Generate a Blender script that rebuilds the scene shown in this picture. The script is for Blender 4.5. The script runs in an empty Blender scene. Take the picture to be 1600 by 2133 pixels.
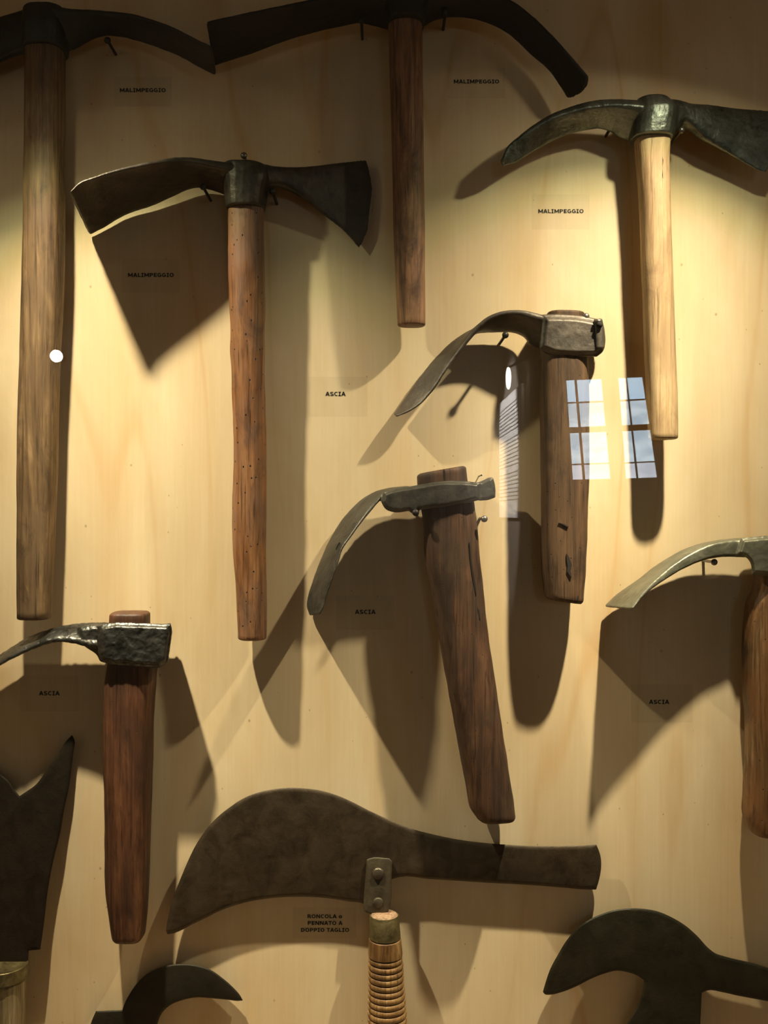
import bpy, bmesh, math, random
from mathutils import Vector, noise, Matrix

random.seed(7)
sc = bpy.context.scene
COL = sc.collection

# ------------------------------------------------------------------ frame
S = 0.00045            # metres per photo pixel on the plywood board
CZ = 2073.75           # camera distance from the board, in the same pixels
CX, CY = 800.0, 1066.5
ZC = 1.60              # height of the picture centre above the floor
GLASS_Y = -0.27        # glass front of the case
ROOM_Y = -4.85         # wall opposite the case

ZSHIFT = [0.0]          # how much closer to the board the current tool hangs, in pixels

def at(px, py, z=0.0):
    """photo pixel on a plane z (pixels) in front of the board -> metres"""
    z = z - ZSHIFT[0] * min(1.0, z / 100.0)
    k = (CZ - z) / CZ
    return Vector(((px - CX) * S * k, -z * S, ZC + (CY - py) * S * k))

def brd(px, py, z=0.0):
    """board-plane position (no perspective), z pixels in front of the board"""
    return Vector(((px - CX) * S, -z * S, ZC + (CY - py) * S))

def mirrored(px, py, y):
    """place in the room, at depth y, that the glass shows at this pixel"""
    d = (CZ * S + GLASS_Y) + (GLASS_Y - y)
    return Vector(((px - CX) / CZ * d, y, ZC + (CY - py) / CZ * d))

# ------------------------------------------------------------------ camera
cam = bpy.data.cameras.new('camera')
cam.sensor_fit = 'VERTICAL'; cam.sensor_height = 36; cam.sensor_width = 27
cam.lens = 35.0; cam.clip_start = 0.02
camo = bpy.data.objects.new('camera', cam); COL.objects.link(camo)
camo.location = (0, -CZ * S, ZC); camo.rotation_euler = (math.radians(90), 0, 0)
sc.camera = camo

# ------------------------------------------------------------------ world, exposure
w = bpy.data.worlds.new('world'); sc.world = w; w.use_nodes = True
bg = w.node_tree.nodes['Background']
bg.inputs[0].default_value = (1.0, 0.81, 0.49, 1); bg.inputs[1].default_value = 0.27
vs = sc.view_settings
vs.view_transform = 'Standard'; vs.look = 'None'; vs.gamma = 1; vs.use_curve_mapping = False
vs.exposure = 0.12
sc.cycles.max_bounces = 6; sc.cycles.diffuse_bounces = 3; sc.cycles.glossy_bounces = 3
sc.cycles.caustics_reflective = False; sc.cycles.caustics_refractive = False
LAMP_POWER = 68.0
LAMP_POS = [brd(125, 150, 450), brd(1425, 150, 450)]

# ------------------------------------------------------------------ materials
def mat(name):
    m = bpy.data.materials.new(name); m.use_nodes = True
    nt = m.node_tree; nt.nodes.clear()
    out = nt.nodes.new('ShaderNodeOutputMaterial')
    return m, nt, out

def nd(nt, kind, **kw):
    n = nt.nodes.new('ShaderNode' + kind)
    for k, v in kw.items():
        if k.startswith('i_'):
            key = k[2:]
            key = int(key) if key.isdigit() else key.replace('_', ' ')
            n.inputs[key].default_value = v
        else:
            setattr(n, k, v)
    return n

def ramp(nt, stops, interp='LINEAR'):
    r = nt.nodes.new('ShaderNodeValToRGB'); r.color_ramp.interpolation = interp
    e = r.color_ramp.elements
    while len(e) < len(stops): e.new(0.5)
    for el, (p, c) in zip(e, stops):
        el.position = p; el.color = (*c, 1) if len(c) == 3 else c
    return r

def mixc(nt, a, b, fac, blend='MIX'):
    m = nt.nodes.new('ShaderNodeMix'); m.data_type = 'RGBA'; m.blend_type = blend
    for sock, v in ((m.inputs[0], fac), (m.inputs[6], a), (m.inputs[7], b)):
        if hasattr(v, 'is_output'): nt.links.new(v, sock)
        else: sock.default_value = v if not isinstance(v, tuple) or len(v) == 4 else (*v, 1)
    return m.outputs[2]

def coords(nt, scale, rot=(0, 0, 0), loc=(0, 0, 0)):
    tc = nt.nodes.new('ShaderNodeTexCoord'); mp = nt.nodes.new('ShaderNodeMapping')
    mp.inputs['Scale'].default_value = scale; mp.inputs['Rotation'].default_value = rot
    mp.inputs['Location'].default_value = loc
    nt.links.new(tc.outputs['Object'], mp.inputs['Vector'])
    return mp.outputs[0]

def tex_noise(nt, vec, scale, detail=6, rough=0.6, dist=0.0):
    n = nd(nt, 'TexNoise'); n.inputs['Scale'].default_value = scale
    n.inputs['Detail'].default_value = detail; n.inputs['Roughness'].default_value = rough
    n.inputs['Distortion'].default_value = dist
    nt.links.new(vec, n.inputs['Vector'])
    return n.outputs[0]

def plain(name, col, rough=0.6, metal=0.0):
    m, nt, out = mat(name)
    p = nd(nt, 'BsdfPrincipled'); p.inputs['Base Color'].default_value = (*col, 1)
    p.inputs['Roughness'].default_value = rough; p.inputs['Metallic'].default_value = metal
    nt.links.new(p.outputs[0], out.inputs[0])
    return m

def emit(name, col, strength):
    m, nt, out = mat(name)
    e = nd(nt, 'Emission'); e.inputs[0].default_value = (*col, 1); e.inputs[1].default_value = strength
    nt.links.new(e.outputs[0], out.inputs[0])
    return m

def wood(name, dark, mid, light, worm=0.0, tilt=0.0, rough=0.62, seed=0.0, stain=(0.02, 0.012, 0.008), stain_amt=0.6, alt=None):
    """old handle wood: grain along local Z, stains, worm holes"""
    m, nt, out = mat(name)
    rot = (0, tilt, 0)
    g = tex_noise(nt, coords(nt, (230, 230, 9), rot, (seed, seed, seed)), 1.0, 8, 0.65, 0.4)
    b = tex_noise(nt, coords(nt, (38, 38, 9), rot, (seed * 2, 1, seed)), 1.0, 4, 0.6, 0.5)
    s = tex_noise(nt, coords(nt, (45, 45, 16), rot, (3 + seed, seed, 5)), 1.0, 5, 0.7, 1.0)
    base = ramp(nt, [(0.38, dark), (0.50, mid), (0.64, light)])
    ad = nd(nt, 'Math', operation='MULTIPLY_ADD'); nt.links.new(g, ad.inputs[0]); ad.inputs[1].default_value = 0.55
    ad2 = nd(nt, 'Math', operation='MULTIPLY'); nt.links.new(b, ad2.inputs[0]); ad2.inputs[1].default_value = 0.47
    nt.links.new(ad2.outputs[0], ad.inputs[2]); nt.links.new(ad.outputs[0], base.inputs[0])
    sm = ramp(nt, [(0.52, (0, 0, 0)), (0.72, (stain_amt,) * 3)]); nt.links.new(s, sm.inputs[0])
    col = base.outputs[0]
    if alt:
        a = tex_noise(nt, coords(nt, (22, 22, 11), rot, (seed, 4, seed)), 1.0, 5, 0.65, 0.8)
        am = ramp(nt, [(0.42, (0, 0, 0)), (0.58, (0.75,) * 3)]); nt.links.new(a, am.inputs[0])
        col = mixc(nt, col, alt, am.outputs[0])
    col = mixc(nt, col, stain, sm.outputs[0])
    st = tex_noise(nt, coords(nt, (520, 520, 14), rot, (seed, 9, 1)), 1.0, 3, 0.6, 0.3)
    stm = ramp(nt, [(0.56, (0, 0, 0)), (0.68, (0.7,) * 3)]); nt.links.new(st, stm.inputs[0])
    col = mixc(nt, col, tuple(c * 0.45 for c in dark), stm.outputs[0])
    hl = g
    if worm > 0:
        v = nd(nt, 'TexVoronoi', feature='F1'); v.inputs['Scale'].default_value = 1.0
        nt.links.new(coords(nt, (170, 170, 120), rot, (seed, 0, 0)), v.inputs['Vector'])
        wr = ramp(nt, [(0.0, (1, 1, 1)), (worm, (1, 1, 1)), (worm + 0.03, (0, 0, 0))])
        nt.links.new(v.outputs['Distance'], wr.inputs[0])
        col = mixc(nt, col, (0.012, 0.008, 0.005), wr.outputs[0])
        sub = nd(nt, 'Math', operation='SUBTRACT'); nt.links.new(g, sub.inputs[0]); nt.links.new(wr.outputs[0], sub.inputs[1])
        hl = sub.outputs[0]
    p = nd(nt, 'BsdfPrincipled'); nt.links.new(col, p.inputs['Base Color'])
    p.inputs['Roughness'].default_value = rough
    p.inputs['Specular IOR Level'].default_value = 0.35
    bp = nd(nt, 'Bump'); bp.inputs['Strength'].default_value = 0.6; bp.inputs['Distance'].default_value = 0.0012
    nt.links.new(hl, bp.inputs['Height']); nt.links.new(bp.outputs[0], p.inputs['Normal'])
    nt.links.new(p.outputs[0], out.inputs[0])
    return m

def iron(name, dark, light, rough=0.5, metal=0.7, bump=0.35, bscale=420, rust=(0.07, 0.035, 0.018), rust_amt=0.4, seed=0.0, spec=0.5):
    m, nt, out = mat(name)
    v1 = coords(nt, (1, 1, 1), (0, 0, 0), (seed, seed, 0))
    a = tex_noise(nt, v1, 60, 7, 0.7, 0.6)
    b = tex_noise(nt, v1, 22, 5, 0.65, 0.4)
    c = tex_noise(nt, v1, bscale, 4, 0.6)
    base = ramp(nt, [(0.32, dark), (0.72, light)]); nt.links.new(a, base.inputs[0])
    rm = ramp(nt, [(0.48, (0, 0, 0)), (0.70, (rust_amt,) * 3)]); nt.links.new(b, rm.inputs[0])
    col = mixc(nt, base.outputs[0], rust, rm.outputs[0])
    p = nd(nt, 'BsdfPrincipled'); nt.links.new(col, p.inputs['Base Color'])
    p.inputs['Metallic'].default_value = metal; p.inputs['Specular IOR Level'].default_value = spec
    rr = nd(nt, 'MapRange'); nt.links.new(a, rr.inputs[0])
    rr.inputs['From Min'].default_value = 0.3; rr.inputs['From Max'].default_value = 0.7
    rr.inputs['To Min'].default_value = rough - 0.08; rr.inputs['To Max'].default_value = rough + 0.12
    nt.links.new(rr.outputs[0], p.inputs['Roughness'])
    bp = nd(nt, 'Bump'); bp.inputs['Strength'].default_value = bump; bp.inputs['Distance'].default_value = 0.0008
    nt.links.new(c, bp.inputs['Height']); nt.links.new(bp.outputs[0], p.inputs['Normal'])
    nt.links.new(p.outputs[0], out.inputs[0])
    return m

def plywood():
    m, nt, out = mat('birch_plywood')
    # contour lines of rotary-cut veneer: long leaning arches
    v = coords(nt, (1, 1, 0.13), rot=(0, math.radians(3), 0))
    wv = nd(nt, 'TexNoise'); wv.inputs['Scale'].default_value = 3.0; wv.inputs['Detail'].default_value = 3
    wv.inputs['Roughness'].default_value = 0.45
    nt.links.new(v, wv.inputs['Vector'])
    mul = nd(nt, 'Math', operation='MULTIPLY'); nt.links.new(wv.outputs[0], mul.inputs[0]); mul.inputs[1].default_value = 15.0
    fr = nd(nt, 'Math', operation='FRACT'); nt.links.new(mul.outputs[0], fr.inputs[0])
    rings = ramp(nt, [(0.0, (0.05,) * 3), (0.30, (0.12,) * 3), (0.52, (0.40,) * 3), (0.60, (0.95,) * 3), (0.66, (0.40,) * 3), (0.85, (0.1,) * 3), (1.0, (0.05,) * 3)], 'EASE')
    nt.links.new(fr.outputs[0], rings.inputs[0])
    pat = tex_noise(nt, coords(nt, (6, 6, 1.4), loc=(2.3, 0, 1.1)), 1.0, 4, 0.6, 0.6)
    pm = ramp(nt, [(0.36, (0.08,) * 3), (0.66, (1, 1, 1))]); nt.links.new(pat, pm.inputs[0])
    fibre = tex_noise(nt, coords(nt, (300, 300, 10)), 1.0, 3, 0.6)
    blot = tex_noise(nt, coords(nt, (11, 11, 4.0), loc=(5, 0, 2)), 1.0, 5, 0.6, 0.8)
    base = ramp(nt, [(0.30, (0.67, 0.515, 0.305)), (0.70, (0.80, 0.66, 0.44))]); nt.links.new(blot, base.inputs[0])
    k = nd(nt, 'Math', operation='MULTIPLY'); nt.links.new(rings.outputs[0], k.inputs[0]); nt.links.new(pm.outputs[0], k.inputs[1])
    k2 = nd(nt, 'Math', operation='MULTIPLY'); nt.links.new(k.outputs[0], k2.inputs[0]); k2.inputs[1].default_value = 0.72
    col = mixc(nt, base.outputs[0], (0.60, 0.36, 0.15), k2.outputs[0])
    pe = tex_noise(nt, coords(nt, (15, 15, 1.7), loc=(8.3, 0, 3.1)), 1.0, 4, 0.6, 0.5)
    pem = ramp(nt, [(0.50, (0, 0, 0)), (0.72, (0.55,) * 3)]); nt.links.new(pe, pem.inputs[0])
    col = mixc(nt, col, (0.68, 0.45, 0.225), pem.outputs[0])
    fm = ramp(nt, [(0.35, (0.955, 0.95, 0.94)), (0.65, (1, 1, 1))]); nt.links.new(fibre, fm.inputs[0])
    col = mixc(nt, col, fm.outputs[0], 1.0, 'MULTIPLY')
    for sc_, r0, loc in ((34, 0.034, (0, 0, 0)), (75, 0.045, (3.1, 0, 7.7))):   # pores and specks
        vo = nd(nt, 'TexVoronoi', feature='F1'); vo.inputs['Scale'].default_value = 1.0
        nt.links.new(coords(nt, (sc_, sc_, sc_ * 0.8), loc=loc), vo.inputs['Vector'])
        gate = nd(nt, 'Math', operation='GREATER_THAN'); sepc = nd(nt, 'SeparateColor')
        nt.links.new(vo.outputs['Color'], sepc.inputs[0]); nt.links.new(sepc.outputs[0], gate.inputs[0]); gate.inputs[1].default_value = 0.45
        sp = ramp(nt, [(0.0, (0.75,) * 3), (r0 * 0.6, (0.6,) * 3), (r0 * 1.5, (0, 0, 0))]); nt.links.new(vo.outputs['Distance'], sp.inputs[0])
        mm = nd(nt, 'Math', operation='MULTIPLY'); nt.links.new(sp.outputs[0], mm.inputs[0]); nt.links.new(gate.outputs[0], mm.inputs[1])
        col = mixc(nt, col, (0.30, 0.18, 0.08), mm.outputs[0])
    p = nd(nt, 'BsdfPrincipled'); nt.links.new(col, p.inputs['Base Color'])
    p.inputs['Roughness'].default_value = 0.55; p.inputs['Specular IOR Level'].default_value = 0.3
    nt.links.new(p.outputs[0], out.inputs[0])
    return m

def glass():
    m, nt, out = mat('clear_pane')
    # the pane is a thin slab crossed without bending, so both faces reflect like air-to-glass
    geo = nd(nt, 'NewGeometry'); ior = nd(nt, 'Mix')
    ior.inputs[2].default_value = 1.5; ior.inputs[3].default_value = 1 / 1.5
    nt.links.new(geo.outputs['Backfacing'], ior.inputs[0])
    fr = nd(nt, 'Fresnel'); nt.links.new(ior.outputs[0], fr.inputs[0])
    tr = nd(nt, 'BsdfTransparent'); tr.inputs[0].default_value = (0.985, 0.99, 0.985, 1)
    gl = nd(nt, 'BsdfGlossy'); gl.inputs['Roughness'].default_value = 0.0
    mx = nd(nt, 'MixShader'); nt.links.new(fr.outputs[0], mx.inputs[0])
    nt.links.new(tr.outputs[0], mx.inputs[1]); nt.links.new(gl.outputs[0], mx.inputs[2])
    nt.links.new(mx.outputs[0], out.inputs[0])
    return m

def film():
    m, nt, out = mat('clear_label_film')
    tr = nd(nt, 'BsdfTransparent'); tr.inputs[0].default_value = (0.995, 0.995, 0.995, 1)
    df = nd(nt, 'BsdfPrincipled'); df.inputs['Base Color'].default_value = (0.5, 0.42, 0.3, 1)
    df.inputs['Roughness'].default_value = 0.45
    mx = nd(nt, 'MixShader'); mx.inputs[0].default_value = 0.02
    nt.links.new(tr.outputs[0], mx.inputs[1]); nt.links.new(df.outputs[0], mx.inputs[2])
    nt.links.new(mx.outputs[0], out.inputs[0])
    return m

M = {}
M['board'] = plywood()
M['glass'] = glass()
M['film'] = film()
M['ink'] = plain('black_ink', (0.012, 0.011, 0.012), 0.7)
M['pine'] = plain('case_wood', (0.60, 0.44, 0.26), 0.6)
M['nail'] = plain('nail_steel', (0.20, 0.18, 0.155), 0.38, 0.85)
M['nail_dark'] = plain('nail_dark', (0.03, 0.026, 0.024), 0.5, 0.6)
M['black'] = plain('black_enamel', (0.02, 0.02, 0.02), 0.45)
M['crack'] = plain('dark_crack', (0.010, 0.007, 0.005), 0.9)

# ------------------------------------------------------------------ mesh helpers
def link(name, verts, faces, material, parent=None, origin=None, smooth=True, angle=None):
    me = bpy.data.meshes.new(name)
    o3 = origin if origin is not None else Vector((0, 0, 0))
    me.from_pydata([tuple(Vector(v) - o3) for v in verts], [], faces)
    bm = bmesh.new(); bm.from_mesh(me)
    bmesh.ops.recalc_face_normals(bm, faces=bm.faces)
    bm.to_mesh(me); bm.free()
    if smooth:
        me.shade_smooth()
        if angle: me.set_sharp_from_angle(angle=math.radians(angle))
    o = bpy.data.objects.new(name, me); COL.objects.link(o)
    if material: me.materials.append(material)
    if parent is not None: o.parent = parent
    elif origin is not None: o.location = o3
    return o

def catmull(pts, n):
    """resample a polyline of tuples with a centripetal-ish Catmull-Rom by chord length"""
    P = [Vector(p) for p in pts]
    L = [0.0]
    for a, b in zip(P, P[1:]): L.append(L[-1] + max((b - a).length, 1e-6))
    out = []
    for i in range(n):
        t = L[-1] * i / (n - 1); j = 0
        while j < len(P) - 2 and L[j + 1] < t: j += 1
        u = (t - L[j]) / (L[j + 1] - L[j])
        p0 = P[j - 1] if j > 0 else P[j] * 2 - P[j + 1]
        p1, p2 = P[j], P[j + 1]
        p3 = P[j + 2] if j + 2 < len(P) else P[j + 1] * 2 - P[j]
        d = L[j + 1] - L[j]
        d0 = (L[j] - L[j - 1]) if j > 0 else d
        d2 = (L[j + 2] - L[j + 1]) if j + 2 < len(P) else d
        m1 = ((p1 - p0) / d0 * d + (p2 - p1) / d * d0) / (d0 + d) * d
        m2 = ((p2 - p1) / d * d2 + (p3 - p2) / d2 * d) / (d + d2) * d
        u2, u3 = u * u, u * u * u
        out.append(p1 * (2 * u3 - 3 * u2 + 1) + m1 * (u3 - 2 * u2 + u) + p2 * (-2 * u3 + 3 * u2) + m2 * (u3 - u2))
    return out

def lerp_list(vals, t):
    if not isinstance(vals, (list, tuple)): return vals
    x = t * (len(vals) - 1); i = min(int(x), len(vals) - 2)
    return vals[i] + (vals[i + 1] - vals[i]) * (x - i)

class MB:
    """collects geometry for one mesh object"""
    def __init__(self): self.v = []; self.f = []
    def add(self, v, f):
        o = len(self.v); self.v += v; self.f += [[i + o for i in q] for q in f]
    def loft(self, rings, cap=True):
        n = len(rings[0]); v = [p for r in rings for p in r]; f = []
        for i in range(len(rings) - 1):
            for j in range(n):
                a = i * n + j; b = i * n + (j + 1) % n
                f.append([a, b, b + n, a + n])
        if cap:
            f.append(list(range(n))[::-1]); f.append([(len(rings) - 1) * n + j for j in range(n)])
        self.add(v, f)
    def ribbon(self, A, B, th, n=60, m=24, e=3.0, side=0.0, amp=0.0, freq=60, endcap=(3, 3), seed=0.0, bulge=0.0):
        """solid between two edge polylines of (px,py,z); th = thickness in px"""
        a = [at(*p) for p in catmull(A, n)]; b = [at(*p) for p in catmull(B, n)]
        c = [(p + q) / 2 for p, q in zip(a, b)]
        rings = []
        for i in range(n):
            T = (c[min(i + 1, n - 1)] - c[max(i - 1, 0)]).normalized()
            W = (b[i] - a[i]) / 2
            N = T.cross(W).normalized()
            # keep the normal pointing down / toward the viewer consistently
            if i and N.dot(prevN) < 0: N = -N
            if i == 0 and (N.z > 0.3 or (abs(N.z) <= 0.3 and N.y > 0)): N = -N
            prevN = N
            t = lerp_list(th, i / (n - 1)) * S
            cc = c[i] + N * (side * t / 2)
            ring = []
            for k in range(m):
                ph = 2 * math.pi * k / m
                cs, sn = math.cos(ph), math.sin(ph)
                u = math.copysign(abs(cs) ** (2 / e), cs); v = math.copysign(abs(sn) ** (2 / e), sn)
                p = cc + W * u + N * (t / 2 * v)
                if bulge: p = p + T * (bulge * S * max(0.0, 1 - u * u) * max(0.0, (i / (n - 1) - 0.35) / 0.65) ** 2)
                if amp:
                    d = (p - cc).normalized()
                    p = p + d * (amp * S * (noise.noise(Vector((p.x * freq + seed, p.y * freq, p.z * freq * 0.35 + seed))) +
                                            0.5 * noise.noise(Vector((p.x * freq * 3, p.y * freq * 3 + seed, p.z * freq)))))
                ring.append(p)
            rings.append(ring)
        for end in (0, 1):
            q = endcap[end]
            if q:
                i = 0 if end == 0 else n - 1; j = 1 if end == 0 else n - 2
                T = (c[i] - c[j]).normalized(); r = rings[0] if end == 0 else rings[-1]
                ctr = sum(r, Vector()) / m
                r2 = [ctr + (p - ctr) * 0.965 + T * q * 0.55 * S for p in r]
                r3 = [ctr + (p - ctr) * 0.88 + T * q * S for p in r]
                rings = [r3, r2] + rings if end == 0 else rings + [r2, r3]
        self.loft(rings)
    def slab(self, outline, zf, thf, edge=5.0, te=0.35, sub=4, corner=40, amp=0.0):
        """plate with a traced outline; thinner at its rim. zf / thf: number or f(px,py)"""
        pts = smooth_closed(outline, sub, corner)
        nrm = inset_dirs(pts)
        Z = zf if callable(zf) else (lambda x, y: zf)
        T = thf if callable(thf) else (lambda x, y: thf)
        def ring(ins, frac, sgn):
            r = []
            for (x, y), (nx, ny) in zip(pts, nrm):
                z = Z(x, y) + sgn * T(x, y) / 2 * frac
                r.append(at(x + nx * ins, y + ny * ins, z))
            return r
        rings = [ring(edge, 1, 1), ring(edge * 0.45, 0.86, 1), ring(0, te, 1), ring(0, te, -1), ring(edge * 0.45, 0.86, -1), ring(edge, 1, -1)]
        self.loft(rings)
    def prism(self, pts3a, pts3b):
        self.loft([pts3a, pts3b])
    def cyl(self, a, b, ra, rb=None, m=12, cap=True):
        rb = ra if rb is None else rb
        d = (b - a).normalized(); u = d.orthogonal().normalized(); v = d.cross(u)
        rr = []
        for p, r in ((a, ra), (b, rb)):
            rr.append([p + (u * math.cos(2 * math.pi * k / m) + v * math.sin(2 * math.pi * k / m)) * r for k in range(m)])
        self.loft(rr, cap)
    def lathe(self, a, d, prof, m=20):
        """prof: list of (along, radius) from point a in direction d"""
        d = d.normalized(); u = d.orthogonal().normalized(); v = d.cross(u)
        self.loft([[a + d * h + (u * math.cos(2 * math.pi * k / m) + v * math.sin(2 * math.pi * k / m)) * max(r, 1e-5) for k in range(m)] for h, r in prof])
    def box(self, lo, hi):
        x0, y0, z0 = lo; x1, y1, z1 = hi
        v = [Vector(p) for p in ((x0, y0, z0), (x1, y0, z0), (x1, y1, z0), (x0, y1, z0), (x0, y0, z1), (x1, y0, z1), (x1, y1, z1), (x0, y1, z1))]
        self.add(v, [[0, 3, 2, 1], [4, 5, 6, 7], [0, 1, 5, 4], [1, 2, 6, 5], [2, 3, 7, 6], [3, 0, 4, 7]])
    def build(self, name, material, parent=None, smooth=True, angle=None):
        org = parent.location.copy() if parent is not None and parent.parent is None else None
        o = link(name, self.v, self.f, material, parent, org, smooth, angle)
        return o
    def build_abs(self, name, material, origin, smooth=True, angle=None):
        return link(name, self.v, self.f, material, None, origin, smooth, angle)
    def forge(self, name, material, parent, voxel=0.0007, smooth=5, rough=0.00022, freq=110):
        """weld overlapping forged pieces into one skin"""
        o = self.build(name, material, parent)
        r = o.modifiers.new('r', 'REMESH'); r.mode = 'VOXEL'; r.voxel_size = voxel; r.use_smooth_shade = True
        s = o.modifiers.new('s', 'SMOOTH'); s.iterations = smooth; s.factor = 0.5
        dg = bpy.context.evaluated_depsgraph_get(); dg.update()
        me = bpy.data.meshes.new_from_object(o.evaluated_get(dg))
        old = o.data; o.modifiers.clear(); o.data = me; bpy.data.meshes.remove(old)
        me.name = name
        if rough:
            nrm = [v.normal.copy() for v in me.vertices]
            for v, n_ in zip(me.vertices, nrm):
                c_ = v.co
                v.co = c_ + n_ * (rough * (noise.noise(c_ * freq) + 0.6 * noise.noise(c_ * freq * 2.3)))
        me.shade_smooth()
        if not me.materials: me.materials.append(material)
        return o

def smooth_closed(P, sub, corner):
    n = len(P); out = []
    def V(i): return Vector(P[i % n])
    iscorner = []
    for i in range(n):
        d1 = (V(i) - V(i - 1)); d2 = (V(i + 1) - V(i))
        iscorner.append(d1.angle(d2, 0) > math.radians(corner))
    for i in range(n):
        p1, p2 = V(i), V(i + 1); d = (p2 - p1).length
        def tan(k, mine):
            if iscorner[k % n]: return (p2 - p1)
            a, b, c = V(k - 1), V(k), V(k + 1)
            l1 = (b - a).length; l2 = (c - b).length
            return ((b - a) / l1 * l2 + (c - b) / l2 * l1) / (l1 + l2) * d
        m1, m2 = tan(i, 0), tan(i + 1, 1)
        for s in range(sub):
            u = s / sub; u2, u3 = u * u, u ** 3
            q = p1 * (2 * u3 - 3 * u2 + 1) + m1 * (u3 - 2 * u2 + u) + p2 * (-2 * u3 + 3 * u2) + m2 * (u3 - u2)
            out.append((q.x, q.y))
    return out

def inset_dirs(pts):
    n = len(pts)
    area = sum(pts[i][0] * pts[(i + 1) % n][1] - pts[(i + 1) % n][0] * pts[i][1] for i in range(n))
    sg = 1 if area > 0 else -1
    out = []
    for i in range(n):
        a, b, c = Vector(pts[i - 1]), Vector(pts[i]), Vector(pts[(i + 1) % n])
        d1 = (b - a).normalized(); d2 = (c - b).normalized()
        n1 = Vector((-d1.y, d1.x)) * sg; n2 = Vector((-d2.y, d2.x)) * sg
        nn = (n1 + n2)
        if nn.length < 1e-4: nn = n1
        nn.normalize()
        k = min(1.0 / max(nn.dot(n1), 0.4), 1.8)
        out.append((nn.x * k, nn.y * k))
    return out

def thing(name, label, cat, loc, group=None):
    o = bpy.data.objects.new(name, None); COL.objects.link(o)
    o.empty_display_size = 0.02
    o.location = loc; o['label'] = label; o['category'] = cat
    if group: o['group'] = group
    return o

def tag(o, label, cat, group=None):
    o['label'] = label; o['category'] = cat
    if group: o['group'] = group
    return o

def structure(o):
    o['kind'] = 'structure'; return o

# ------------------------------------------------------------------ setting: the case back, the glass, the room
b = MB(); b.box((-0.80, 0.0, 0.86), (0.80, 0.02, 2.16))
wall_back = structure(b.build_abs('wall_back', M['board'], Vector((0, 0, 0.86)), smooth=False))

plaster = plain('room_plaster', (0.15, 0.13, 0.105), 0.9)
darkwood = plain('dark_beam_wood', (0.10, 0.065, 0.04), 0.6)
floor_m = plain('terracotta_floor', (0.22, 0.11, 0.07), 0.7)
b = MB(); b.box((-3.2, ROOM_Y, -0.05), (3.2, 0.6, 0.0)); structure(b.build_abs('floor', floor_m, Vector((0, 0, -0.05)), smooth=False))
b = MB(); b.box((-3.2, ROOM_Y, 3.5), (3.2, 0.6, 3.55)); structure(b.build_abs('ceiling', plaster, Vector((0, 0, 3.5)), smooth=False))

# window opening in the wall opposite the case
WL = mirrored(1168, 1000, ROOM_Y); WR = mirrored(1382, 780, ROOM_Y)
wx0, wx1, wz0, wz1 = WL.x, WR.x, WL.z, WR.z
b = MB(); ty = ROOM_Y - 0.25
for lo, hi in (((-3.2, ty, 0), (wx0, ROOM_Y, 3.5)), ((wx1, ty, 0), (3.2, ROOM_Y, 3.5)),
               ((wx0, ty, 0), (wx1, ROOM_Y, wz0)), ((wx0, ty, wz1), (wx1, ROOM_Y, 3.5))):
    b.box(lo, hi)
structure(b.build_abs('wall_front', plaster, Vector((0, ROOM_Y, 0)), smooth=False))

# ------------------------------------------------------------------ the display case (glass front, top, sides, foot)
case = thing('display_case', 'shallow wooden wall case with a clear glass front over the tools', 'display case', Vector((0, 0, 0.86)))
b = MB(); b.box((-0.80, GLASS_Y - 0.004, 0.86), (0.80, GLASS_Y, 2.16)); b.build('glass_pane', M['glass'], case, smooth=False)
b = MB(); b.box((-0.82, GLASS_Y - 0.02, 2.16), (0.82, -0.001, 2.18)); b.build('top_panel', M['pine'], case, smooth=False)
b = MB(); b.box((-0.82, GLASS_Y - 0.02, 0.84), (0.82, -0.001, 0.86)); b.build('bottom_panel', M['pine'], case, smooth=False)
for x in (-0.82, 0.80):
    b = MB(); b.box((x, GLASS_Y - 0.02, 0.86), (x + 0.02, -0.001, 2.16)); b.build('side_panel', M['pine'], case, smooth=False)

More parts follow.
